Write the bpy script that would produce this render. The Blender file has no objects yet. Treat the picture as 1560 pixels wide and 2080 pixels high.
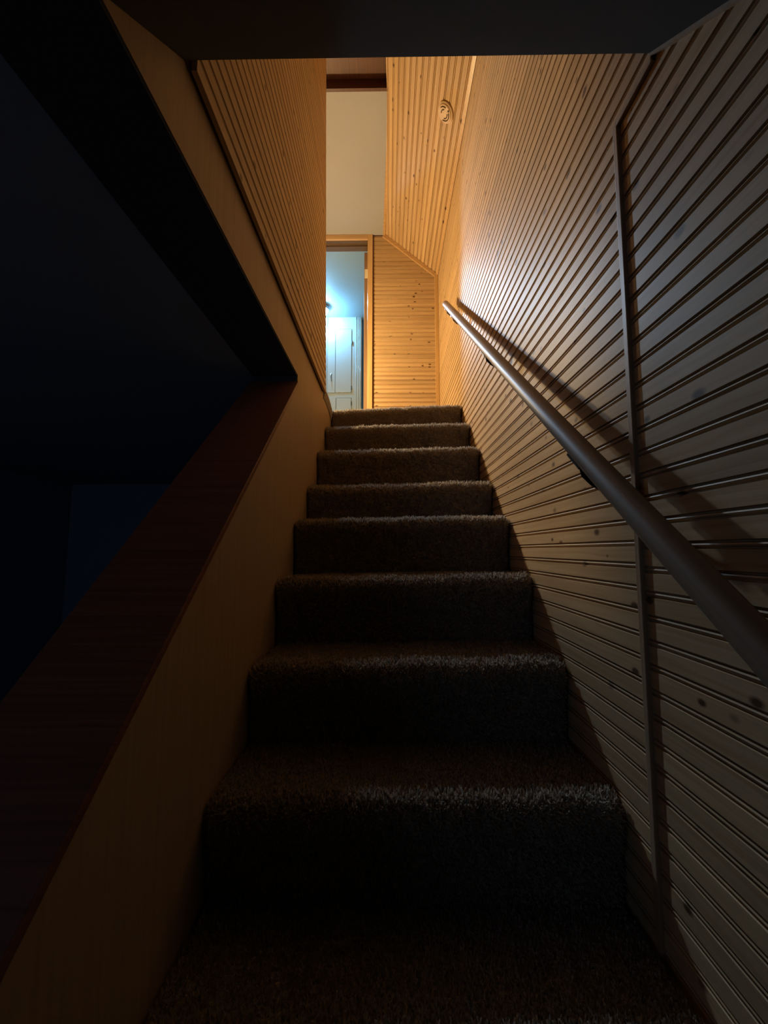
import bpy, bmesh, math, random
import numpy as np
from mathutils import Vector, Matrix, Euler

S = bpy.context.scene
COL = S.collection
random.seed(7)
RNG = np.random.default_rng(11)

# ------------------------------------------------------------------ camera, exposure, lights
H = 1.226                                   # eye height above the lower floor
cam_d = bpy.data.cameras.new('camera')
cam = bpy.data.objects.new('camera', cam_d)
COL.objects.link(cam)
cam_d.sensor_fit = 'VERTICAL'
cam_d.sensor_height = 24.0
cam_d.lens = 800.0 / 2080.0 * 24.0
cam_d.clip_start = 0.02
cam.location = (0, 0, H)
cam.rotation_euler = (math.pi / 2 + 0.097193, 0, 0.012440)
S.camera = cam

S.view_settings.view_transform = 'Standard'
S.view_settings.look = 'None'
S.view_settings.gamma = 1.0
S.view_settings.use_curve_mapping = False
S.view_settings.exposure = 0.0

w = bpy.data.worlds.new('world')
S.world = w
w.use_nodes = True
w.node_tree.nodes['Background'].inputs[0].default_value = (0, 0, 0, 1)
w.node_tree.nodes['Background'].inputs[1].default_value = 0.0

WARM = (1.0, 0.70, 0.325)
COOL = (0.24, 0.62, 1.0)
WARM_POWER = 84.0
COOL_STRENGTH = 480.0
BEAM = (0.64, 0.80, 1.0)
BEAM_POWER = 205.0
BEAM_2_POWER = 125.0
DUSK_POWER = 2.6

# added unseen area light, faint dusk blue for the dark room at the left
la = bpy.data.lights.new('dusk_fill', 'AREA')
la.shape = 'RECTANGLE'; la.size = 0.9; la.size_y = 0.9
la.energy = DUSK_POWER; la.color = (0.42, 0.62, 1.0)
lo = bpy.data.objects.new('dusk_fill', la); COL.objects.link(lo)
lo.location = (-2.1, -1.55, 1.3); lo.rotation_euler = (math.radians(90), 0, 0)

# ------------------------------------------------------------------ helpers
def tag(o, label=None, cat=None, kind=None, group=None):
    if label: o['label'] = label
    if cat: o['category'] = cat
    if kind: o['kind'] = kind
    if group: o['group'] = group
    return o

def link(name, me, mat=None, parent=None):
    o = bpy.data.objects.new(name, me)
    COL.objects.link(o)
    if mat is not None and len(me.materials) == 0:
        me.materials.append(mat)
    if parent is not None:
        o.parent = parent
    return o

def empty(name, loc, label, cat, kind=None, group=None):
    o = bpy.data.objects.new(name, None)
    o.empty_display_size = 0.1
    COL.objects.link(o)
    o.location = loc
    return tag(o, label, cat, kind, group)

def rebase(me, origin):
    me.transform(Matrix.Translation(-Vector(origin)))

def mesh_obj(name, bm, mat, parent=None, origin=None, smooth=False, bevel=0.0, recalc=True):
    """bm holds world coordinates; origin is where the object stands"""
    if bevel > 0:
        bmesh.ops.bevel(bm, geom=list(bm.edges), offset=bevel, segments=2, affect='EDGES', profile=0.6)
    if recalc:
        bmesh.ops.recalc_face_normals(bm, faces=bm.faces)
    me = bpy.data.meshes.new(name)
    bm.to_mesh(me); bm.free()
    if smooth:
        for p in me.polygons: p.use_smooth = True
    base = Vector(origin) if origin is not None else Vector((0, 0, 0))
    if base.length: rebase(me, base)
    o = link(name, me, mat, parent)
    pl = Vector(parent.location) if parent is not None else Vector((0, 0, 0))
    o.location = base - pl
    return o

def box(bm, x0, x1, y0, y1, z0, z1):
    v = [bm.verts.new(p) for p in ((x0,y0,z0),(x1,y0,z0),(x1,y1,z0),(x0,y1,z0),(x0,y0,z1),(x1,y0,z1),(x1,y1,z1),(x0,y1,z1))]
    for f in ((0,3,2,1),(4,5,6,7),(0,1,5,4),(1,2,6,5),(2,3,7,6),(3,0,4,7)):
        bm.faces.new([v[i] for i in f])

def prism(bm, pts, vec):
    """closed polygon extruded along vec"""
    a = [bm.verts.new(p) for p in pts]
    b = [bm.verts.new(Vector(p) + Vector(vec)) for p in pts]
    n = len(pts)
    bm.faces.new(a); bm.faces.new(b[::-1])
    for i in range(n):
        bm.faces.new([a[i], b[i], b[(i+1) % n], a[(i+1) % n]])

def yz_prism(bm, pts, x0, x1):
    prism(bm, [(x0, y, z) for y, z in pts], (x1 - x0, 0, 0))

def lathe(bm, prof, center, axis=(0, 0, 1), seg=32):
    """prof: list of (radius, height) along axis"""
    ax = Vector(axis).normalized()
    q = ax.to_track_quat('Z', 'Y')
    rings = []
    for r, h in prof:
        if r < 1e-6:
            rings.append([bm.verts.new(Vector(center) + ax * h)])
        else:
            rings.append([bm.verts.new(Vector(center) + q @ Vector((r*math.cos(2*math.pi*k/seg), r*math.sin(2*math.pi*k/seg), h))) for k in range(seg)])
    for a, b in zip(rings, rings[1:]):
        for k in range(seg):
            k2 = (k+1) % seg
            if len(a) == 1 and len(b) == 1: continue
            if len(a) == 1: bm.faces.new([a[0], b[k2], b[k]])
            elif len(b) == 1: bm.faces.new([a[k], a[k2], b[0]])
            else: bm.faces.new([a[k], a[k2], b[k2], b[k]])

def tube(bm, pts, rad, seg=16, caps=True):
    pts = [Vector(p) for p in pts]
    rings = []
    for i, p in enumerate(pts):
        d = (pts[min(i+1, len(pts)-1)] - pts[max(i-1, 0)]).normalized()
        q = d.to_track_quat('Z', 'Y')
        r = rad[i] if isinstance(rad, (list, tuple)) else rad
        rings.append([bm.verts.new(p + q @ Vector((r*math.cos(2*math.pi*k/seg), r*math.sin(2*math.pi*k/seg), 0))) for k in range(seg)])
    for a, b in zip(rings, rings[1:]):
        for k in range(seg):
            k2 = (k+1) % seg
            bm.faces.new([a[k], a[k2], b[k2], b[k]])
    if caps:
        bm.faces.new(rings[0][::-1]); bm.faces.new(rings[-1])

# ------------------------------------------------------------------ materials
class NT:
    def __init__(s, name):
        s.m = bpy.data.materials.new(name); s.m.use_nodes = True
        s.t = s.m.node_tree; s.n = s.t.nodes; s.l = s.t.links
        s.b = s.n['Principled BSDF']
    def new(s, typ, **kw):
        n = s.n.new(typ)
        for k, v in kw.items(): setattr(n, k, v)
        return n
    def set(s, n, i, v):
        if isinstance(v, bpy.types.NodeSocket): s.l.new(v, n.inputs[i])
        else: n.inputs[i].default_value = v
    def math(s, op, a, b=0.0, c=0.0, clamp=False):
        n = s.new('ShaderNodeMath', operation=op); n.use_clamp = clamp
        s.set(n, 0, a); s.set(n, 1, b); s.set(n, 2, c); return n.outputs[0]
    def mix(s, fac, a, b, blend='MIX'):
        n = s.new('ShaderNodeMix', data_type='RGBA', blend_type=blend)
        s.set(n, 0, fac); s.set(n, 6, a); s.set(n, 7, b); return n.outputs[2]
    def xyz(s, a, b, c):
        n = s.new('ShaderNodeCombineXYZ'); s.set(n, 0, a); s.set(n, 1, b); s.set(n, 2, c); return n.outputs[0]
    def noise(s, vec, scale, detail=3, rough=0.5):
        n = s.new('ShaderNodeTexNoise'); s.set(n, 'Vector', vec); s.set(n, 'Scale', scale)
        s.set(n, 'Detail', detail); s.set(n, 'Roughness', rough); return n.outputs[0]
    def ramp(s, fac, stops):
        n = s.new('ShaderNodeValToRGB'); s.set(n, 0, fac)
        e = n.color_ramp.elements
        while len(e) < len(stops): e.new(0.5)
        for k, (p, c) in zip(e, stops):
            k.position = p; k.color = (*c, 1) if len(c) == 3 else c
        return n.outputs[0]
    def bump(s, h, strength, dist):
        n = s.new('ShaderNodeBump'); s.set(n, 'Strength', strength); s.set(n, 'Distance', dist); s.set(n, 'Height', h)
        s.l.new(n.outputs[0], s.b.inputs['Normal'])
    def coords(s, kind='Object'):
        return s.new('ShaderNodeTexCoord').outputs[kind]
    def sep(s, v):
        n = s.new('ShaderNodeSeparateXYZ'); s.l.new(v, n.inputs[0]); return n.outputs

def wood(name, light, dark, knot=(0.075, 0.03, 0.012), rough=0.36, axis=0, knots=0.62, coat=0.25, var=0.22, spec=0.5):
    """pine with grain along one local axis, knots and a per-board tone"""
    t = NT(name)
    o = t.sep(t.coords())
    rnd = t.new('ShaderNodeObjectInfo').outputs['Random']
    u, a, c = o[axis], o[(axis+1) % 3], o[(axis+2) % 3]
    r100 = t.math('MULTIPLY', rnd, 100.0)
    cs = t.math('ADD', a, c)
    warp = t.noise(t.xyz(t.math('MULTIPLY', u, 3.0), t.math('MULTIPLY', a, 20.0), r100), 1.0, 2)
    v = t.xyz(t.math('ADD', t.math('MULTIPLY', u, 1.6), r100), t.math('ADD', t.math('MULTIPLY', cs, 90.0), t.math('MULTIPLY', warp, 3.0)), t.math('MULTIPLY', c, 60.0))
    grain = t.noise(v, 1.0, 5, 0.6)
    col = t.ramp(grain, [(0.32, dark), (0.62, light)])
    kv = t.xyz(t.math('ADD', t.math('MULTIPLY', u, 17.0), r100), t.math('ADD', t.math('MULTIPLY', a, 26.0), t.math('MULTIPLY', rnd, 37.0)), t.math('MULTIPLY', rnd, 61.0))
    vo = t.new('ShaderNodeTexVoronoi'); t.set(vo, 'Vector', kv); t.set(vo, 'Scale', 1.0)
    d = vo.outputs['Distance']; cc = t.sep(vo.outputs['Color'])
    size = t.math('MULTIPLY', t.math('SUBTRACT', cc[0], knots, clamp=True), 0.72)
    inner = t.new('ShaderNodeMapRange'); t.set(inner, 0, d); t.set(inner, 1, t.math('MULTIPLY', size, 1.15)); t.set(inner, 2, t.math('MULTIPLY', size, 0.6)); t.set(inner, 3, 0.0); t.set(inner, 4, 0.92)
    gate = t.math('GREATER_THAN', size, 0.02)
    kf = t.math('MULTIPLY', inner.outputs[0], gate)
    col = t.mix(kf, col, (*knot, 1))
    tone = t.math('ADD', t.math('MULTIPLY', rnd, var), 1.0 - var/2)
    hs = t.new('ShaderNodeHueSaturation'); t.set(hs, 'Value', tone); t.set(hs, 'Color', col)
    t.l.new(hs.outputs[0], t.b.inputs['Base Color'])
    t.set(t.b, 'Roughness', t.math('ADD', t.math('MULTIPLY', grain, 0.14), rough - 0.07))
    t.set(t.b, 'Specular IOR Level', spec)
    t.set(t.b, 'Coat Weight', coat); t.set(t.b, 'Coat Roughness', 0.22)
    t.bump(grain, 0.12, 0.0015)
    return t.m

def paint(name, col, rough=0.7, bumpy=0.15, scale=40.0, vary=0.06, dist=0.002):
    t = NT(name)
    co = t.coords()
    n = t.noise(co, scale, 4)
    big = t.noise(co, 2.3, 2)
    c = t.mix(big, (*[k*(1-vary) for k in col], 1), (*[min(1, k*(1+vary)) for k in col], 1))
    t.l.new(c, t.b.inputs['Base Color'])
    t.set(t.b, 'Roughness', rough)
    t.bump(n, bumpy, dist)
    return t.m

def dull(m):
    m.node_tree.nodes['Principled BSDF'].inputs['Specular IOR Level'].default_value = 0.03
    return m

def plain(name, col, rough=0.5, metal=0.0):
    t = NT(name)
    n = t.noise(t.coords(), 60.0, 2)
    c = t.mix(n, (*[k*0.92 for k in col], 1), (*[min(1, k*1.08) for k in col], 1))
    t.l.new(c, t.b.inputs['Base Color'])
    t.set(t.b, 'Roughness', rough); t.set(t.b, 'Metallic', metal)
    return t.m

def emit(name, col, strength):
    t = NT(name)
    t.set(t.b, 'Base Color', (*col, 1)); t.set(t.b, 'Emission Color', (*col, 1)); t.set(t.b, 'Emission Strength', strength)
    return t.m

def carpet_mat():
    t = NT('brown_carpet')
    co = t.coords()
    f = t.noise(co, 260.0, 3, 0.7)
    g = t.noise(co, 9.0, 3)
    c = t.ramp(f, [(0.30, (0.15, 0.12, 0.09)), (0.68, (0.46, 0.39, 0.31))])
    c = t.mix(t.math('MULTIPLY', g, 0.4), c, (0.27, 0.22, 0.17, 1))
    t.l.new(c, t.b.inputs['Base Color'])
    t.set(t.b, 'Roughness', 1.0); t.set(t.b, 'Specular IOR Level', 0.1)
    t.set(t.b, 'Sheen Weight', 0.35); t.set(t.b, 'Sheen Roughness', 0.5)
    t.bump(f, 0.9, 0.003)
    return t.m

M_PLANK = wood('varnished_pine', (0.58, 0.41, 0.225), (0.46, 0.295, 0.14), rough=0.54, coat=0.0, spec=0.30, knots=0.64)
M_TRIM = wood('pine_trim', (0.60, 0.39, 0.19), (0.50, 0.30, 0.13), knots=0.9, var=0.1)
M_STRIP = wood('brown_strip', (0.40, 0.27, 0.16), (0.32, 0.21, 0.12), knots=0.95, var=0.1, axis=2, rough=0.5, coat=0.0)
M_TRIMZ = wood('pine_trim_upright', (0.66, 0.43, 0.19), (0.55, 0.33, 0.13), knots=0.9, var=0.1, axis=2)
M_BACK = wood('pine_backing', (0.42, 0.21, 0.07), (0.32, 0.14, 0.04), knots=2.0)
M_DARKWOOD = wood('dark_stained_wood', (0.12, 0.05, 0.026), (0.08, 0.032, 0.016), knots=2.0, axis=1, rough=0.45, coat=0.1)
M_CAPWOOD = wood('reddish_brown_wood', (0.20, 0.085, 0.05), (0.13, 0.05, 0.03), knots=2.0, rough=0.5, coat=0.05)
M_RAIL = wood('worn_wood_rail', (0.31, 0.22, 0.145), (0.22, 0.15, 0.09), knots=2.0, axis=0, rough=0.5, coat=0.08)
M_HEAD = wood('brown_head_board', (0.13, 0.08, 0.045), (0.09, 0.055, 0.03), knots=2.0, var=0.05)
M_DOORWOOD = wood('brown_door_wood', (0.33, 0.20, 0.11), (0.25, 0.145, 0.075), knots=2.0, axis=2, var=0.05, rough=0.65, coat=0.0, spec=0.2)
M_PLY = wood('tan_painted_board', (0.42, 0.30, 0.19), (0.36, 0.25, 0.15), knots=2.0, axis=2, rough=0.6, coat=0.0, var=0.0)
M_PLASTER = paint('cream_plaster', (0.36, 0.37, 0.40), 0.75, 0.5, 18.0)
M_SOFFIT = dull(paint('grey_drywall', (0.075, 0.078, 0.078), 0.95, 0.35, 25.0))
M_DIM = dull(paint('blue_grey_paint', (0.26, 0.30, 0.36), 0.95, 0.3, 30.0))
M_BATH = paint('pale_blue_paint', (0.26, 0.37, 0.42), 0.55, 0.3, 20.0)
M_CUP = paint('white_gloss_paint', (0.40, 0.46, 0.46), 0.22, 0.12, 14.0)
M_SHADE = dull(paint('painted_shade', (0.060, 0.066, 0.085), 0.95, 0.3, 30.0))  # shade put into the colour, for the lining of the left opening
M_TILE = paint('pale_floor', (0.55, 0.55, 0.52), 0.4)
M_BLACK = plain('black_iron', (0.012, 0.011, 0.010), 0.45, 0.3)
M_CREAM = plain('cream_metal', (0.80, 0.70, 0.48), 0.4)
M_NICKEL = plain('satin_nickel', (0.42, 0.43, 0.44), 0.3, 1.0)
M_GREY = plain('dull_grey_metal', (0.16, 0.17, 0.17), 0.6, 0.4)
M_ALARM = plain('beige_plastic', (0.62, 0.45, 0.27), 0.5)
M_SLOT = plain('dark_slot', (0.09, 0.055, 0.03), 0.8)
M_CARPET = carpet_mat()
def pile_mat():
    t = NT('carpet_pile_fibre')
    rnd = t.noise(t.coords(), 220.0, 2, 0.6)
    c = t.ramp(rnd, [(0.30, (0.30, 0.255, 0.20)), (0.70, (0.66, 0.58, 0.48))])
    d = t.new('ShaderNodeBsdfDiffuse'); t.l.new(c, d.inputs[0])
    r = t.new('ShaderNodeBsdfTranslucent'); t.l.new(c, r.inputs[0])
    m = t.new('ShaderNodeMixShader'); m.inputs[0].default_value = 0.5
    t.l.new(d.outputs[0], m.inputs[1]); t.l.new(r.outputs[0], m.inputs[2])
    t.l.new(m.outputs[0], t.n['Material Output'].inputs['Surface'])
    return t.m
M_PILE = pile_mat()
M_GLOBE = emit('lit_glass_globe', COOL, COOL_STRENGTH)
M_BULB = emit('lit_bulb', WARM, 60.0)

# ------------------------------------------------------------------ measures (z relative to the eye + H)
XL, XR, XN = -0.348, 0.440, 0.4445           # left wall, right wall, recessed near part of the right wall
YB = 3.30                                   # far wall of the landing
ZL = 0.857 + H                              # landing level
ZC = 2.835 + H                              # landing ceiling
ZLOW = 0.663 + H                            # lower ceiling
PW = 0.0396                                 # spacing of the beads

# ------------------------------------------------------------------ beaded planks
PROF = [(0.0, 0.0), (0.0272, 0.0), (0.0280, -0.0052), (0.0304, -0.0056), (0.0314, -0.0014), (0.0334, -0.0003),
        (0.0354, -0.0014), (0.0364, -0.0056), (0.0388, -0.0052), (0.0396, 0.0)]
_cache = {}
def plank(parent, origin, U, Sv, N, w, ua0, ua1, ub0, ub1, mat):
    """one board: starts at u = ua0..ua1 (at s = 0 and s = w), ends at ub0..ub1"""
    key = (round(w, 4), round(ua1-ua0, 3), round(ub0-ua0, 3), round(ub1-ua0, 3), mat.name)
    me = _cache.get(key)
    if me is None:
        k = w / PROF[-1][0]
        pr = [(s*k, d) for s, d in PROF] + [(w, -0.010), (0.0, -0.010)]
        vs, fs = [], []
        n = len(pr)
        for s, d in pr:
            f = s / w
            vs.append(((ua1-ua0)*f, s, d))
        for s, d in pr:
            f = s / w
            vs.append(((ub0-ua0) + (ub1-ub0)*f, s, d))
        for i in range(n):
            j = (i+1) % n
            fs.append((i, n+i, n+j, j))
        fs.append(tuple(range(n))); fs.append(tuple(range(2*n-1, n-1, -1)))
        me = bpy.data.meshes.new('plank')
        me.from_pydata(vs, [], fs)
        bm = bmesh.new(); bm.from_mesh(me)
        bmesh.ops.recalc_face_normals(bm, faces=bm.faces)
        bm.to_mesh(me); bm.free()
        me.materials.append(mat)
        _cache[key] = me
    o = bpy.data.objects.new('plank', me)
    COL.objects.link(o)
    o.parent = parent
    U, Sv, N = Vector(U), Vector(Sv), Vector(N)
    m = Matrix((U, Sv, N)).transposed().to_4x4()
    p = Vector(origin) + U*ua0
    o.matrix_local = Matrix.Translation(p - Vector(parent.location)) @ m
    return o

# ------------------------------------------------------------------ lower floor, ceilings
bm = bmesh.new(); box(bm, -3.2, 0.60, -1.6, 4.0, -0.06, 0.0)
tag(mesh_obj('floor', bm, M_CARPET), 'dark carpeted floor at the foot of the stairs', 'floor', 'structure')

bm = bmesh.new()
box(bm, -3.2, -0.52, -1.6, 4.0, ZLOW, ZLOW + 0.12)
box(bm, -0.52, 0.60, -1.6, 0.40, ZLOW, ZLOW + 0.12)
tag(mesh_obj('ceiling_lower', bm, M_DIM), 'unlit low ceiling over the dark room left of the stairs', 'ceiling', 'structure')

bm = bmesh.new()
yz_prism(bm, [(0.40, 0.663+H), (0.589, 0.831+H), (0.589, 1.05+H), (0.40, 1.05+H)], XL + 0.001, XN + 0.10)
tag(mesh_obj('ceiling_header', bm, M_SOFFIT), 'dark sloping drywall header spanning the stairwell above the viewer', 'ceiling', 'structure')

# upper front closing of the stairwell (above the header)
bm = bmesh.new(); box(bm, -1.75, 0.60, 0.44, 0.50, 0.90+H, 3.1+H)
tag(mesh_obj('wall_front', bm, M_BACK), 'hidden wall above the header at the front of the stairwell', 'wall', 'structure')

# ------------------------------------------------------------------ right wall
bm = bmesh.new()
yz_prism(bm, [(0.73, 0.0), (YB+0.14, 0.0), (YB+0.14, 2.46+H), (0.585, 2.46+H), (0.585, 0.822+H), (0.73, 0.822+H)], XR+0.0095, XR+0.16)
box(bm, XN+0.0095, XR+0.16, -1.6, 0.7295, 0.0, 0.8215+H)
wr = tag(mesh_obj('wall_right', bm, M_BACK, origin=(XR+0.0095, 0.70, 0)), 'long right wall of horizontal beaded pine boards beside the handrail', 'wall', 'structure')

zoff = 0.302                                 # a bead meets the trim at eye height minus this
i = 0
z = H - 0.302 - 0.0396*13 + 0.0045
while z < 2.46 + H - 0.02:
    zr = z - H
    if zr + PW/2 > 0.822: y0, y1 = 0.585, 0.585
    else: y0, y1 = 0.723 - 0.013*(zr+1.226), 0.723 - 0.013*(zr+PW+1.226)
    plank(wr, (XR, 0, z), (0, 1, 0), (0, 0, 1), (-1, 0, 0), PW - 0.0002, y0, y1, YB, YB, M_PLANK)
    z += PW
z = 0.004
PN = 0.0408
z = (H - 0.312) - PN*22
while z < 0.83 + H:
    plank(wr, (XN, 0, z), (0, 1, 0), (0, 0, 1), (-1, 0, 0), PN - 0.0002, -1.6, -1.6, 0.716 - 0.013*z, 0.716 - 0.013*(z+PN), M_PLANK)
    z += PN

# upright trim where the far boards step proud of the near ones, turning forward under the header
def ty(zr): return 0.719 - 0.013*(zr + 1.226)     # the strip leans a little
bm = bmesh.new(); box(bm, XR-0.003, XN+0.006, 0.7125, 0.7255, 0.0, 0.822+H)
t1 = tag(mesh_obj('trim_1', bm, M_STRIP, origin=(XR, 0.719, 0), bevel=0.0015), 'narrow upright wooden strip on the right wall crossed by the handrail', 'trim', 'structure')
t1.rotation_euler = (0.013, 0, 0)
bm = bmesh.new(); box(bm, XR-0.003, XN+0.006, 0.585, 0.687, 0.811+H, 0.822+H)
tag(mesh_obj('trim_2', bm, M_STRIP, origin=(XR, 0.585, 0.811+H), bevel=0.0015), 'short wooden strip running forward from the top of the upright strip', 'trim', 'structure')
bm = bmesh.new(); yz_prism(bm, [(0.405, 0.661+H), (0.588, 0.8235+H), (0.588, 0.832+H), (0.405, 0.670+H)], XN-0.007, XN+0.002)
tag(mesh_obj('trim_3', bm, M_PLY, origin=(XN, 0.41, 0.66+H)), 'thin pale strip where the header meets the right wall', 'trim', 'structure')

# ------------------------------------------------------------------ left wall
def capz(y): return -0.025 + 0.95*(y - 0.754)
bm = bmesh.new()
yz_prism(bm, [(0.10, -H), (0.10, capz(0.10)), (1.440, capz(1.440)), (1.447, 0.668), (0.40, 0.668), (0.40, 0.70), (0.585, 0.831),
              (2.02, 0.831), (2.24, 0.815), (2.285, 0.78), (2.285, -H)], XL - 0.17, XL)
for v in bm.verts: v.co.z += H
wl = tag(mesh_obj('wall_left', bm, M_PLY, origin=(XL, 0.10, 0)), 'tan boarded left stair wall with a sloping opening into a dark room', 'wall', 'structure')
def lend(zr): return 2.001 - (zr - 0.848)*(2.001-1.855)/(2.593-0.848)
wu = empty('wall_left_upper', (XL, 0.585, 0.835+H), 'upper left stairwell wall of horizontal beaded pine boards', 'wall', 'structure')
bm = bmesh.new()
yz_prism(bm, [(0.585, 0.835+H), (lend(0.835)-0.006, 0.835+H), (lend(2.98)-0.006, 2.98+H), (0.585, 2.98+H)], XL-0.11, XL+0.002)
mesh_obj('backing', bm, M_BACK, parent=wu, origin=(XL, 0.585, 0.835+H))
z = 0.826 + H
XP = XL + 0.017
while z < 2.96 + H:
    zr = z - H
    plank(wu, (XP, 0, z), (0, 1, 0), (0, 0, 1), (1, 0, 0), PW - 0.0002, 0.588 if zr > 0.9 else 0.60, 0.588 if zr > 0.9 else 0.60, lend(zr), lend(zr+PW), M_PLANK)
    z += PW
# end board of the left wall
bm = bmesh.new()
yz_prism(bm, [(lend(0.835)-0.006, 0.835+H), (lend(0.835)+0.002, 0.835+H), (lend(2.98)+0.002, 2.98+H), (lend(2.98)-0.006, 2.98+H)], XL-0.115, XP-0.003)
mesh_obj('end_board', bm, M_DARKWOOD, parent=wu, origin=(XL, lend(0.835), 0.835+H))

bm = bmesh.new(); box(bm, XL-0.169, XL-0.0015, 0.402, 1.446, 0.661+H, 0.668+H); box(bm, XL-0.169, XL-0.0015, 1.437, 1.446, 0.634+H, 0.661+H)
tag(mesh_obj('opening_shade', bm, M_SHADE, origin=(XL, 0.402, 0.661+H)), 'dark board standing in for shade under the top edge of the sloping opening', 'trim', 'structure')  # near-black boards paint the shade on the opening's underside and end face

# dark sloping cap of the half wall
bm = bmesh.new()
yz_prism(bm, [(0.09, capz(0.09)-0.004+H), (1.440, capz(1.440)-0.004+H), (1.440, capz(1.440)+0.016+H), (0.09, capz(0.09)+0.016+H)], XL-0.178, XL+0.0045)
tag(mesh_obj('trim_4', bm, M_CAPWOOD, origin=(XL, 0.09, capz(0.09)+H), bevel=0.002), 'dark reddish-brown sloping cap board on the half wall left of the stairs', 'trim', 'structure')

# ------------------------------------------------------------------ landing
bm = bmesh.new()
box(bm, -1.75, XL-0.002, 2.02, YB+0.12, ZL-0.19, ZL)
box(bm, XL-0.002, XR+0.005, 2.36, YB+0.12, ZL-0.19, ZL)
box(bm, -1.75, XL-0.12, 0.50, 2.02, ZL-0.19, ZL)
tag(mesh_obj('floor_landing', bm, M_CARPET), 'carpeted landing floor at the top of the stairs', 'floor', 'structure')

def xedge(y): return 0.019 - 0.045*(y - 2.17)   # left edge of the sloping boards
bm = bmesh.new()
prism(bm, [(-1.75, 2.168, ZC), (xedge(2.168)-0.012, 2.168, ZC), (xedge(YB)-0.012, YB, ZC), (-1.75, YB, ZC)], (0, 0, 0.10))
tag(mesh_obj('ceiling_landing', bm, M_PLASTER), 'flat cream plaster ceiling over the landing', 'ceiling', 'structure')
bm = bmesh.new(); box(bm, -1.75, 0.02, 0.50, 2.15, ZC+0.05, ZC+0.13)
tag(mesh_obj('ceiling_stairwell', bm, M_DARKWOOD), 'dark brown wooden ceiling above the left side of the stairwell', 'ceiling', 'structure')
bm = bmesh.new(); box(bm, -1.75, xedge(2.168)-0.002, 2.150, 2.168, ZC-0.014, ZC+0.10)
tag(mesh_obj('trim_5', bm, M_DARKWOOD, origin=(-1.75, 2.15, ZC)), 'brown wooden edge board along the near end of the cream ceiling', 'trim', 'structure')
bm = bmesh.new(); prism(bm, [(xedge(2.168)-0.018, 2.168, ZC-0.010), (xedge(2.168)+0.002, 2.168, ZC-0.010), (xedge(YB)+0.002, YB, ZC-0.010), (xedge(YB)-0.018, YB, ZC-0.010)], (0, 0, 0.05))
tag(mesh_obj('trim_6', bm, M_TRIM, origin=(0, 2.168, ZC)), 'thin wooden strip between the cream ceiling and the sloping boards', 'trim', 'structure')

# sloping boarded ceiling
pa, pb = Vector((XR, 0, 2.445+H)), Vector((-0.03, 0, ZC+0.004))
sl = (pb - pa); slen = sl.length; sd = sl.normalized(); sn = Vector((-sd.z, 0, sd.x))   # faces down into the stairwell
if sn.z > 0: sn = -sn
bm = bmesh.new()
q0 = pa - sn*0.0095 - sd*0.05; q1 = pa - sn*0.0095 + sd*(slen-0.05)
prism(bm, [(q0.x, 0.50, q0.z), (q1.x, 0.50, q1.z), (q1.x-sn.x*0.08, 0.50, q1.z-sn.z*0.08), (q0.x-sn.x*0.08, 0.50, q0.z-sn.z*0.08)], (0, YB+0.13-0.50, 0))
cs = tag(mesh_obj('ceiling_sloped', bm, M_BACK, origin=(XR, 0.50, 2.445+H)), 'sloping ceiling of narrow pine boards with the round disc on it', 'ceiling', 'structure')
nS = 14
pw = (slen - 0.03) / nS
for k in range(nS):
    o = pa + sd*(k*pw)
    plank(cs, (o.x, 0, o.z), (0, 1, 0), sd, sn, pw - 0.0002, 0.50, 0.50, YB, YB, M_PLANK)
# last narrow board follows the crooked edge of the plaster
bm = bmesh.new()
def sp(s, y, d): p = pa + sd*s - sn*d; return (p.x, y, p.z)
def sx(x): return (XR - x) / -sd.x
for a in ([(0.50, sx(-0.02)), (2.03, sx(-0.014)), (2.165, sx(0.016)), (2.18, sx(xedge(2.18))), (YB, sx(xedge(YB)))],):
    pts = [sp(nS*pw, 0.50, 0.0)] + [sp(max(s, nS*pw+0.0015), y, 0.0) for y, s in a] + [sp(nS*pw, YB, 0.0)]
    prism(bm, pts, Vector(sn)*-0.0095)
mesh_obj('plank', bm, M_PLANK, parent=cs, origin=(pb.x, 0.50, pb.z))

# ------------------------------------------------------------------ far wall of the landing with the doorway
DX0, DX1, DZ = -0.950, -0.187, 2.79 + H
bm = bmesh.new()
box(bm, DX1, XR+0.15, YB+0.0095, YB+0.12, ZL-0.19, ZC+0.09)
box(bm, -1.75, DX0, YB+0.0095, YB+0.12, ZL-0.19, ZC+0.09)
box(bm, DX0, DX1, YB+0.0095, YB+0.12, DZ, ZC+0.09)
wb = tag(mesh_obj('wall_back', bm, M_BACK, origin=(0, YB, ZL)), 'far landing wall of horizontal orange pine boards right of the doorway', 'wall', 'structure')
z = ZL - 0.012
def slope_x(zz):  # x on the sloping ceiling at height zz
    return XR - (zz - (2.445+H)) / (ZC + 0.004 - 2.445 - H) * (XR + 0.03)
while z < ZC - 0.01:
    def xr(zz): return min(0.432, slope_x(zz) - 0.004)
    wz = min(PW, ZC - z) - 0.0002
    plank(wb, (0, YB, z), (1, 0, 0), (0, 0, 1), (0, -1, 0), wz, -0.141, -0.141, max(-0.139, xr(z)), max(-0.139, xr(z+PW)), M_PLANK)
    z += PW
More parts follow.
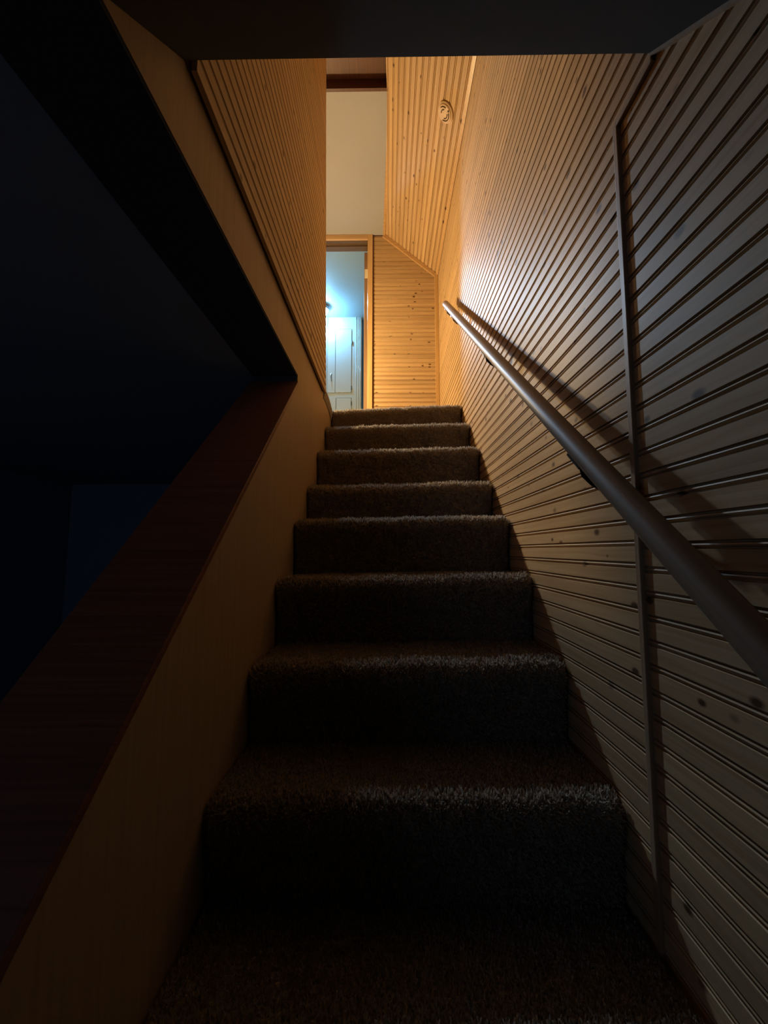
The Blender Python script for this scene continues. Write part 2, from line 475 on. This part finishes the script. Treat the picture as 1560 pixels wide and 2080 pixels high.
# trims of the far wall
bm = bmesh.new(); box(bm, 0.408, XR-0.0005, YB-0.016, YB, ZL-0.01, 2.46+H)
tag(mesh_obj('trim_7', bm, M_TRIMZ, origin=(XR, YB, ZL), bevel=0.003), 'pale wooden corner strip where the far and right walls meet', 'trim', 'structure')
bm = bmesh.new()
a0 = pa + sn*0.001; a1 = pb + sn*0.001
b0 = a0 + sn*0.030; b1 = a1 + sn*0.030
prism(bm, [(a0.x-0.002, YB-0.014, a0.z), (a1.x, YB-0.014, a1.z), (b1.x-0.004, YB-0.014, b1.z), (b0.x-0.002, YB-0.014, b0.z)], (0, 0.014, 0))
tag(mesh_obj('trim_8', bm, M_TRIM, origin=(XR, YB, 2.445+H)), 'slanting pale wooden strip along the top of the far wall', 'trim', 'structure')
bm = bmesh.new()
c0 = pa + sd*0.002 + sn*0.0005; 
prism(bm, [(c0.x-0.001, 0.52, c0.z-0.010), (c0.x-0.001, 0.52, c0.z), (c0.x+sd.x*0.015, 0.52, c0.z+sd.z*0.015), (c0.x+sd.x*0.015+sn.x*0.010, 0.52, c0.z+sd.z*0.015+sn.z*0.010)], (0, YB-0.52-0.015, 0))
tag(mesh_obj('trim_9', bm, M_TRIM, origin=(XR, 0.52, 2.445+H)), 'long pale strip where the sloping ceiling meets the right wall', 'trim', 'structure')

# hall left of the landing (out of sight, closes the space round the warm bulb)
bm = bmesh.new(); box(bm, -1.85, -1.75, 0.44, YB+0.12, ZL-0.19, ZC+0.13)
tag(mesh_obj('wall_hall', bm, M_PLANK), 'boarded wall at the left end of the landing, hidden behind the left wall', 'wall', 'structure')

# ------------------------------------------------------------------ doorway
door = empty('door_1', (DX1, YB, ZL), 'doorway with pine casing and an opened brown door at the back of the landing', 'door', 'structure')
def dpart(name, mat, *b, bevel=0.0):
    bm = bmesh.new()
    for q in b: box(bm, *q)
    return mesh_obj(name, bm, mat, parent=door, origin=(b[0][0], b[0][2], b[0][4]), bevel=bevel)
dpart('casing', M_TRIMZ, (DX1, -0.143, YB-0.014, YB+0.006, ZL, ZC-0.001), bevel=0.002)
dpart('casing', M_TRIMZ, (DX0-0.046, DX0, YB-0.014, YB+0.006, ZL, ZC-0.001), bevel=0.002)
dpart('casing', M_TRIM, (DX0, DX1-0.0003, YB-0.014, YB+0.006, DZ, ZC-0.001), bevel=0.002)
dpart('door_jamb', M_DOORWOOD, (DX1-0.0002, DX1+0.012, YB+0.006, YB+0.118, ZL, DZ))
dpart('door_jamb', M_DOORWOOD, (DX0-0.012, DX0+0.0002, YB+0.006, YB+0.118, ZL, DZ))
dpart('door_head', M_HEAD, (DX0, DX1-0.0003, YB+0.006, YB+0.06, DZ-0.001, DZ+0.012), (DX0, DX1-0.0003, YB+0.06, YB+0.118, DZ-0.014, DZ+0.012))
dpart('gap_shade', M_DARKWOOD, (-0.1428, -0.1345, YB-0.006, YB+0.004, ZL, ZC-0.002))  # dark strip drawn as the gap shadow beside the casing
leaf = dpart('door_leaf', M_DOORWOOD, (-0.227, -0.190, YB+0.135, YB+0.86, ZL+0.008, DZ-0.012), bevel=0.002)
for zz in (2.565+H, 1.15+H):
    bm = bmesh.new(); box(bm, -0.222, -0.1915, YB+0.1335, YB+0.1352, zz-0.045, zz+0.045)
    tube(bm, [(-0.190, YB+0.131, zz-0.045), (-0.190, YB+0.131, zz+0.045)], 0.0055, 10)
    h = mesh_obj('hinge', bm, M_CREAM, parent=leaf, origin=None)
    h.location = -(Vector(door.location) + Vector(leaf.location))
    h['label'] = 'cream painted hinge'

# ------------------------------------------------------------------ bathroom beyond the doorway
YC = 4.70; ZBC = 2.878 + H
bm = bmesh.new(); box(bm, -2.0, 0.62, YB+0.12, YC+0.1, ZBC, ZBC+0.08)
tag(mesh_obj('ceiling_bathroom', bm, M_BATH), 'pale blue ceiling of the bright room beyond the doorway', 'ceiling', 'structure')
bm = bmesh.new(); box(bm, -2.0, 0.62, YC, YC+0.1, ZL, ZBC)
tag(mesh_obj('wall_bathroom', bm, M_BATH), 'pale blue far wall behind the white cupboard', 'wall', 'structure')
bm = bmesh.new(); box(bm, -2.1, -2.0, YB+0.12, YC+0.1, ZL, ZBC); box(bm, 0.62, 0.70, YB+0.12, YC+0.1, ZL, ZBC)
box(bm, -2.0, -1.75, YB+0.06, YB+0.12, ZL, ZBC)
tag(mesh_obj('wall_bathroom_sides', bm, M_BATH), 'side walls of the bright room, hidden beside the doorway', 'wall', 'structure')
bm = bmesh.new(); box(bm, -2.0, 0.62, YB+0.12, YC+0.1, ZL-0.19, ZL-0.004)
tag(mesh_obj('floor_bathroom', bm, M_TILE), 'pale floor of the bright room beyond the doorway', 'floor', 'structure')

cup = empty('linen_cupboard', (-0.75, 4.62, ZL), 'white built-in cupboard with panelled doors seen through the doorway', 'cupboard')
def cpart(name, mat, *b, bevel=0.0, parent=cup):
    bm = bmesh.new()
    for q in b: box(bm, *q)
    org = Vector((b[0][0], b[0][2], b[0][4]))
    if parent is cup: return mesh_obj(name, bm, mat, parent=cup, origin=org, bevel=bevel)
    o = mesh_obj(name, bm, mat, parent=parent, bevel=bevel)
    o.location = -(Vector(cup.location) + Vector(parent.location))
    return o
FY = 4.62
DL, DR, SEAM = -0.745, -0.455, -0.652
UT, UB, LT = 2.722+H, 1.908+H, 1.842+H
cpart('body', M_CUP, (-1.16, -0.335, FY+0.012, YC-0.001, ZL, ZBC-0.001))
cpart('face_frame', M_CUP, (-1.16, -1.05, FY, FY+0.0118, ZL, ZBC-0.001), (DR+0.004, -0.335, FY, FY+0.0118, ZL, ZBC-0.001), (-0.757, DL-0.004, FY, FY+0.0118, ZL, ZBC-0.001),
      (-1.05, DR+0.004, FY, FY+0.0118, UT+0.004, ZBC-0.001), (-1.05, DR+0.004, FY, FY+0.0118, LT+0.004, UB-0.004), (-1.05, DR+0.004, FY, FY+0.0118, ZL, ZL+0.10))
for x in (-0.398, -0.372, -0.350):
    bm = bmesh.new(); tube(bm, [(x, FY-0.001, ZL), (x, FY-0.001, ZBC-0.001)], 0.005, 8)
    mesh_obj('moulding', bm, M_CUP, parent=cup, origin=(x, FY, ZL), smooth=True)
def cdoor(x0, x1, z0, z1, seam=None):
    if seam is None: d = cpart('door', M_CUP, (x0, x1, FY-0.010, FY+0.008, z0, z1), bevel=0.0015)
    else:
        d = cpart('door', M_CUP, (x0, seam-0.0025, FY-0.010, FY+0.008, z0, z1), (seam+0.0025, x1, FY-0.008, FY+0.008, z0+0.004, z1-0.004), bevel=0.0015)
    return d
up = cdoor(DL, DR-0.002, UB, UT, SEAM)
low = cdoor(DL, DR-0.002, ZL+0.104, LT, SEAM+0.012)
cdoor(-1.046, -0.761, UB, UT); cdoor(-1.046, -0.761, ZL+0.104, LT)
bm = bmesh.new()
tube(bm, [(-0.702, FY-0.012, 2.135+H), (-0.702, FY-0.034, 2.128+H), (-0.700, FY-0.036, 2.10+H), (-0.697, FY-0.030, 2.062+H), (-0.696, FY-0.014, 2.05+H)], 0.006, 10)
lathe(bm, [(0.0, 0.006), (0.012, 0.004), (0.012, 0.0)], (-0.702, FY-0.010, 2.138+H), (0, -1, 0), 16)
h = mesh_obj('handle', bm, M_NICKEL, parent=up, smooth=True); h.location = -(Vector(cup.location) + Vector(up.location)); h['label'] = 'small metal pull handle'
for d, zs in ((up, (2.545+H, 1.965+H)), (low, (1.77+H, 1.1+H))):
    for zz in zs:
        bm = bmesh.new(); box(bm, DR-0.006, DR+0.008, FY-0.0125, FY-0.0005, zz-0.022, zz+0.022)
        tube(bm, [(DR, FY-0.0125, zz-0.026), (DR, FY-0.0125, zz+0.026)], 0.005, 8)
        h = mesh_obj('hinge', bm, M_GREY, parent=d); h.location = -(Vector(cup.location) + Vector(d.location))

# ------------------------------------------------------------------ lamps
LX, LY, LZ = -0.775, 4.40, 2.826 + H
lamp = empty('ceiling_lamp', (LX, LY, ZBC), 'small round lit globe lamp on the pale blue ceiling beyond the doorway', 'lamp')
bm = bmesh.new(); lathe(bm, [(0.0, 0.0), (0.066, 0.0), (0.070, -0.006), (0.068, -0.046), (0.062, -0.048), (0.058, -0.012), (0.0, -0.010)], (LX, LY, ZBC-0.0005), (0, 0, 1), 32)
mesh_obj('base', bm, M_NICKEL, parent=lamp, origin=(LX, LY, ZBC), smooth=True)
bm = bmesh.new(); bmesh.ops.create_uvsphere(bm, u_segments=32, v_segments=20, radius=0.050, matrix=Matrix.Translation((LX, LY, LZ-0.014)))
mesh_obj('globe', bm, M_GLOBE, parent=lamp, origin=(LX, LY, LZ-0.014), smooth=True)

# two added unseen spots beside the globe, lighting the stairs through the doorway
sl_d = bpy.data.lights.new('added_spot', 'SPOT'); sl_d.energy = BEAM_POWER; sl_d.color = BEAM
sl_d.spot_size = math.radians(34); sl_d.spot_blend = 1.0; sl_d.shadow_soft_size = 0.04
so = bpy.data.objects.new('added_spot', sl_d); COL.objects.link(so)
so.location = (LX + 0.055, LY - 0.25, LZ + 0.01)
so.rotation_euler = Vector((0.577, -1.0, -0.985)).to_track_quat('-Z', 'Y').to_euler()

sd2 = bpy.data.lights.new('added_spot', 'SPOT'); sd2.energy = BEAM_2_POWER; sd2.color = BEAM
sd2.spot_size = math.radians(32); sd2.spot_blend = 1.0; sd2.shadow_soft_size = 0.04
so2 = bpy.data.objects.new('added_spot', sd2); COL.objects.link(so2)
so2.location = so.location + Vector((0.02, 0.02, 0.0))
so2.rotation_euler = Vector((0.46, -1.0, -0.46)).to_track_quat('-Z', 'Y').to_euler()

BX, BY, BZ = -0.835, 2.75, 1.55 + H
hall = empty('hall_lamp', (BX, BY, ZC), 'bare warm bulb hanging over the landing, hidden behind the left wall', 'lamp')
bm = bmesh.new(); lathe(bm, [(0.0, 0.0), (0.055, 0.0), (0.055, -0.02), (0.022, -0.035), (0.008, -0.045), (0.008, -0.70), (0.020, -0.71), (0.020, -0.77), (0.0, -0.77)], (BX, BY, ZC-0.0005), (0, 0, 1), 24)
mesh_obj('lamp_holder', bm, M_CREAM, parent=hall, origin=(BX, BY, ZC), smooth=True)
bm = bmesh.new(); lathe(bm, [(0.0, -0.055), (0.018, -0.050), (0.030, -0.030), (0.032, -0.010), (0.024, 0.02), (0.014, 0.045), (0.0, 0.05)], (BX, BY, BZ+0.015), (0, 0, 1), 24)
bulb = mesh_obj('bulb', bm, M_BULB, parent=hall, origin=(BX, BY, BZ), smooth=True)
pl = bpy.data.lights.new('bulb_light', 'POINT'); pl.energy = WARM_POWER; pl.color = WARM; pl.shadow_soft_size = 0.06
po = bpy.data.objects.new('bulb_light', pl); COL.objects.link(po); po.location = (BX, BY, BZ-0.085)

# ------------------------------------------------------------------ round disc on the sloping ceiling
def on_slope(px, py):
    """point of the sloping ceiling met by the line of sight of a pixel"""
    R = cam.rotation_euler.to_matrix()
    d = R @ Vector(((px-780)/800.0, -(py-1040)/800.0, -1.0))
    o = Vector(cam.location)
    k = (pa - o).dot(sn) / d.dot(sn)
    return o + d*k
dc = on_slope(906, 227)
dq = tag(empty('smoke_detector', dc, 'round beige disc with curved slots fixed to the sloping pine ceiling', 'smoke alarm'))
bm = bmesh.new(); lathe(bm, [(0.0, 0.0), (0.053, 0.0), (0.053, 0.008), (0.050, 0.010), (0.0, 0.010)], dc, sn, 40)
mesh_obj('base', bm, M_ALARM, parent=dq, origin=dc, smooth=False)
bm = bmesh.new(); lathe(bm, [(0.0, 0.010), (0.0465, 0.010), (0.0465, 0.013), (0.043, 0.017), (0.0, 0.019)], dc, sn, 40)
mesh_obj('cover', bm, M_ALARM, parent=dq, origin=dc, smooth=False)
q = sn.to_track_quat('Z', 'Y')
def arc(r, a0, a1, h, rad=0.0028, n=14):
    bm = bmesh.new()
    tube(bm, [dc + q @ Vector((r*math.cos(a0+(a1-a0)*k/n), r*math.sin(a0+(a1-a0)*k/n), h)) for k in range(n+1)], rad, 8)
    return bm
for r, a0, a1 in ((0.034, 0.2, 2.4), (0.034, 3.3, 4.4), (0.022, 0.5, 2.3), (0.020, 3.6, 5.2)):
    mesh_obj('slot', arc(r, a0+math.pi*0.9, a1+math.pi*0.9, 0.0183), M_SLOT, parent=dq, origin=dc)
bm = bmesh.new(); lathe(bm, [(0.005, 0.017), (0.005, 0.020), (0.0, 0.0205)], dc + q @ Vector((0.026, -0.026, 0)), sn, 14)
mesh_obj('test_button', bm, M_SLOT, parent=dq, origin=dc)

# ------------------------------------------------------------------ handrail
RX = XR - 0.071
def rz(y): return 0.053 + 0.838*(y - 0.582) + H
rd = Vector((0, 1, 0.838)).normalized()
rail = empty('handrail', (RX, 0.10, rz(0.10)), 'long round wooden handrail on black brackets along the right wall', 'handrail')
L0, L1 = Vector((RX, 0.10, rz(0.10))), Vector((RX, 2.425, rz(2.425)))
ln = (L1 - L0).length
bm = bmesh.new()
prof = []
N = 40
for k in range(N+1):
    s = ln*k/N
    prof.append((0.0205, s))
prof = [(0.0, -0.008), (0.012, -0.006), (0.0185, 0.0)] + prof[1:-1] + [(0.0205, ln-0.012), (0.0185, ln-0.004), (0.012, ln+0.002), (0.0, ln+0.005)]
# built along local x so that the grain runs with the rail
lathe(bm, prof, (0, 0, 0), (1, 0, 0), 24)
bmesh.ops.recalc_face_normals(bm, faces=bm.faces)
me = bpy.data.meshes.new('rail'); bm.to_mesh(me); bm.free()
for p in me.polygons: p.use_smooth = True
ro = link('rail', me, M_RAIL, rail)
xa = rd; za = Vector((1, 0, 0)); ya = za.cross(xa)
ro.matrix_local = Matrix((xa, ya, za)).transposed().to_4x4()
for yb in (0.30, 0.745, 1.43, 2.14, 2.36):
    bm = bmesh.new()
    zc = rz(yb)
    wx = (XN if yb < 0.7 else XR)
    lathe(bm, [(0.0, 0.006), (0.012, 0.005), (0.014, 0.0)], (wx-0.0005, yb, zc-0.082), (-1, 0, 0), 20)
    tube(bm, [(wx-0.004, yb, zc-0.082), (wx-0.022, yb, zc-0.080), (RX+0.02, yb, zc-0.062), (RX+0.004, yb, zc-0.046), (RX, yb, zc-0.026)], 0.0065, 10)
    a = Vector((RX, yb, zc)) ; dn = Vector((0, rd.z, -rd.y))
    c = a + dn*0.0235
    for s in (-1,):
        prism(bm, [c + rd*0.03 + Vector((0.011, 0, 0)), c + rd*0.03 - Vector((0.011, 0, 0)), c - rd*0.03 - Vector((0.011, 0, 0)), c - rd*0.03 + Vector((0.011, 0, 0))], dn*-0.004)
    b = mesh_obj('bracket', bm, M_BLACK, parent=rail, origin=(wx, yb, zc-0.075))
    b['label'] = 'black metal bracket'

# ------------------------------------------------------------------ carpeted stairs
# nosing depth, height at the left end and at the right end (relative to the eye)
STEPS = [(2.293, 0.839, 0.872), (2.076, 0.667, 0.688), (1.860, 0.477, 0.496), (1.643, 0.269, 0.287), (1.427, 0.107, 0.121),
         (1.211, -0.093, -0.079), (0.994, -0.288, -0.274), (0.778, -0.472, -0.464), (0.562, -0.656, -0.650), (0.346, -0.846, -0.846), (0.130, -1.036, -1.036)]
def smooth_noise(ny, nx, k):
    a = RNG.random((ny//k+3, nx//k+3))
    yi = np.linspace(0, ny/k, ny); xi = np.linspace(0, nx/k, nx)
    y0 = yi.astype(int); x0 = xi.astype(int); fy = (yi-y0)[:, None]; fx = (xi-x0)[None, :]
    fy = fy*fy*(3-2*fy); fx = fx*fx*(3-2*fx)
    A = a[y0][:, x0]; B = a[y0][:, x0+1]; Cc = a[y0+1][:, x0]; D = a[y0+1][:, x0+1]
    return (A*(1-fx)+B*fx)*(1-fy) + (Cc*(1-fx)+D*fx)*fy - 0.5

stairs = empty('staircase', (0, 0.15, 0), 'flight of brown carpeted stairs climbing to the lit landing', 'stairs')
def step(k):
    yn, zl, zr = STEPS[k]
    last = k == len(STEPS)-1
    below = -H if last else 0.5*(STEPS[k+1][1] + STEPS[k+1][2])
    zm = 0.5*(zl+zr)
    back = 2.40 if k == 0 else STEPS[k-1][0] + 0.035
    rise = zm - below
    # profile in (y, z): riser from below, rounded nosing, tread
    P = [(yn+0.016, -rise-0.01), (yn+0.014, -0.10), (yn+0.006, -0.062)]
    r = 0.036
    for j in range(10):
        a = math.pi + j/9*(-math.pi/2)
        P.append((yn + r + r*math.cos(a), -r + r*math.sin(a)))
    P += [(back, 0.0)]
    P = np.array(P)
    seg = np.hypot(*np.diff(P, axis=0).T); cum = np.concatenate([[0], np.cumsum(seg)])
    dens = 0.0026 if 4 <= k <= 8 else (0.0034 if k < 4 else 0.012)
    ns = max(8, int(cum[-1]/dens)); nx = int(0.79/dens)
    s = np.linspace(0, cum[-1], ns)
    py = np.interp(s, cum, P[:, 0]); pz = np.interp(s, cum, P[:, 1])
    ty = np.gradient(py, s); tz = np.gradient(pz, s); ll = np.hypot(ty, tz)+1e-9
    nyv, nzv = -tz/ll, ty/ll
    x0, x1 = XL+0.0015, XR-0.004
    xs = np.linspace(x0, x1, nx)
    X = np.repeat(xs[None, :], ns, 0)
    t = (X - x0)/(x1-x0)
    Y = np.repeat(py[:, None], nx, 1); Z = np.repeat(pz[:, None], nx, 1) + zl + (zr-zl)*t + H
    kk = max(1, int(round(0.0055/dens)))
    nz = smooth_noise(ns, nx, kk)*0.0070 + smooth_noise(ns, nx, kk*5)*0.0045 + (RNG.random((ns, nx))-0.5)*0.0030 + smooth_noise(ns, nx, kk*22)*0.005
    edge = np.clip(np.minimum(X-x0, x1-X)/0.016, 0, 1); ed = 1 - (1-edge)**2
    fall = (1-ed)*0.014
    amt = nz*np.clip(ed*1.5, 0.15, 1) - fall
    Y = Y + nyv[:, None]*amt; Z = Z + nzv[:, None]*amt
    co = np.stack([X, Y, Z], -1).reshape(-1, 3)
    co -= np.array([0, 0.15, 0])
    idx = np.arange(ns*nx).reshape(ns, nx)
    q = np.stack([idx[:-1, :-1], idx[:-1, 1:], idx[1:, 1:], idx[1:, :-1]], -1).reshape(-1, 4)
    me = bpy.data.meshes.new('step')
    me.vertices.add(len(co)); me.vertices.foreach_set('co', co.ravel())
    me.loops.add(q.size); me.loops.foreach_set('vertex_index', q.ravel().astype(np.int32))
    me.polygons.add(len(q)); me.polygons.foreach_set('loop_start', np.arange(0, q.size, 4, dtype=np.int32))
    me.polygons.foreach_set('loop_total', np.full(len(q), 4, dtype=np.int32))
    me.update(calc_edges=True); me.validate()
    o = link('step', me, M_CARPET, stairs)
    if k < 9:
        # tufts of the pile: small leaning blades over the nosing, the tread and the riser
        sp_ = 0.0030 if k >= 4 else 0.0038
        n = int(0.78*cum[-1]/(sp_*sp_))
        si = RNG.random(n)*(ns-1); xi = RNG.random(n)*(nx-1)
        a, b = si.astype(int), xi.astype(int)
        base = np.stack([X[a, b], Y[a, b], Z[a, b]], -1) - np.array([0, 0.15, 0])
        nrm = np.stack([np.zeros(n), nyv[a], nzv[a]], -1)
        up = nrm + (RNG.random((n, 3))-0.5)*1.3 + np.array([0, 0, 0.15])
        up /= np.linalg.norm(up, axis=1)[:, None]
        sd_ = np.cross(up, RNG.random((n, 3))-0.5); sd_ /= np.linalg.norm(sd_, axis=1)[:, None]
        crest = np.exp(-((s[a] - (cum[-2]-0.012))/0.03)**2)
        hgt = (0.0045 + RNG.random(n)*(0.0055 + 0.006*crest))[:, None]; wd = (0.0010 + RNG.random(n)*0.0009)[:, None]
        v = np.stack([base - nrm*0.002 - sd_*wd, base - nrm*0.002 + sd_*wd, base + up*hgt*0.8 + sd_*wd*0.9, base + up*hgt - sd_*wd*0.7], 1).reshape(-1, 3)
        v[:, 0] = np.clip(v[:, 0], x0, x1)
        q = np.arange(4*n, dtype=np.int32)
        mp = bpy.data.meshes.new('carpet_pile')
        mp.vertices.add(4*n); mp.vertices.foreach_set('co', v.ravel())
        mp.loops.add(4*n); mp.loops.foreach_set('vertex_index', q)
        mp.polygons.add(n); mp.polygons.foreach_set('loop_start', np.arange(0, 4*n, 4, dtype=np.int32))
        mp.polygons.foreach_set('loop_total', np.full(n, 4, dtype=np.int32))
        mp.update(calc_edges=True)
        link('carpet_pile', mp, M_PILE, o)['kind'] = 'stuff'
    return o
for k in range(len(STEPS)):
    step(k)
# solid core under the carpet
bm = bmesh.new()
pts = [(0.16, -H)]
for yn, zl, zr in STEPS[::-1]:
    b = min(zl, zr) - 0.02
    pts += [(yn+0.03, pts[-1][1]), (yn+0.03, b)]
pts += [(2.39, pts[-1][1]), (2.39, -H)]
pts = pts[1:]
yz_prism(bm, [(y, zz+H+0.001) for y, zz in pts], XL+0.003, XR-0.006)
mesh_obj('stringer_core', bm, M_BACK, parent=stairs, origin=(0, 0.15, 0))

# rolled carpet edge of the landing, left of the top step
bm = bmesh.new()
prof = [(-0.030, -0.055), (0.003, -0.055), (0.009, -0.03), (0.011, -0.008), (0.006, 0.006), (-0.006, 0.013), (-0.030, 0.014)]
path = [(2.015, 0.0), (2.05, 0.006), (2.12, 0.005), (2.20, -0.001), (2.262, -0.016), (2.285, -0.03)]
rings = [[bm.verts.new((XL+x, y, ZL+z+dz)) for x, z in prof] for y, dz in path]
for a, b in zip(rings, rings[1:]):
    for i in range(len(prof)-1): bm.faces.new([a[i], b[i], b[i+1], a[i+1]])
bm.faces.new(rings[0]); bm.faces.new(rings[-1][::-1])
bmesh.ops.subdivide_edges(bm, edges=bm.edges[:], cuts=3, use_grid_fill=True)
for v in bm.verts: v.co += Vector((random.uniform(-1, 1), 0, random.uniform(-1, 1)))*0.0013
mesh_obj('carpet_edge', bm, M_CARPET, parent=bpy.data.objects['floor_landing'], origin=(XL, 2.015, ZL), smooth=True)

# ------------------------------------------------------------------ dark room at the left
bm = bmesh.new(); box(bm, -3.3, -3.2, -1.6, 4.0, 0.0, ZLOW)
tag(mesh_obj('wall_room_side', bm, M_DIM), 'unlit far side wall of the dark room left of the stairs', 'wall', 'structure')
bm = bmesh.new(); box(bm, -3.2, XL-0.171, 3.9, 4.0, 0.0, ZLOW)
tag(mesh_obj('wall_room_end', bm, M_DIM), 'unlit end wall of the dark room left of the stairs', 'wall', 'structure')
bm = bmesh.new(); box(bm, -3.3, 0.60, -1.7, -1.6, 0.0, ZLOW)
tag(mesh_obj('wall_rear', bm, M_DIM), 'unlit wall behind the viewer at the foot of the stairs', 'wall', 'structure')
bm = bmesh.new(); box(bm, XL-0.17, XL, 2.286, 4.0, 0.0, ZL-0.191)
tag(mesh_obj('wall_under_landing', bm, M_DIM), 'hidden wall under the landing behind the stairs', 'wall', 'structure')
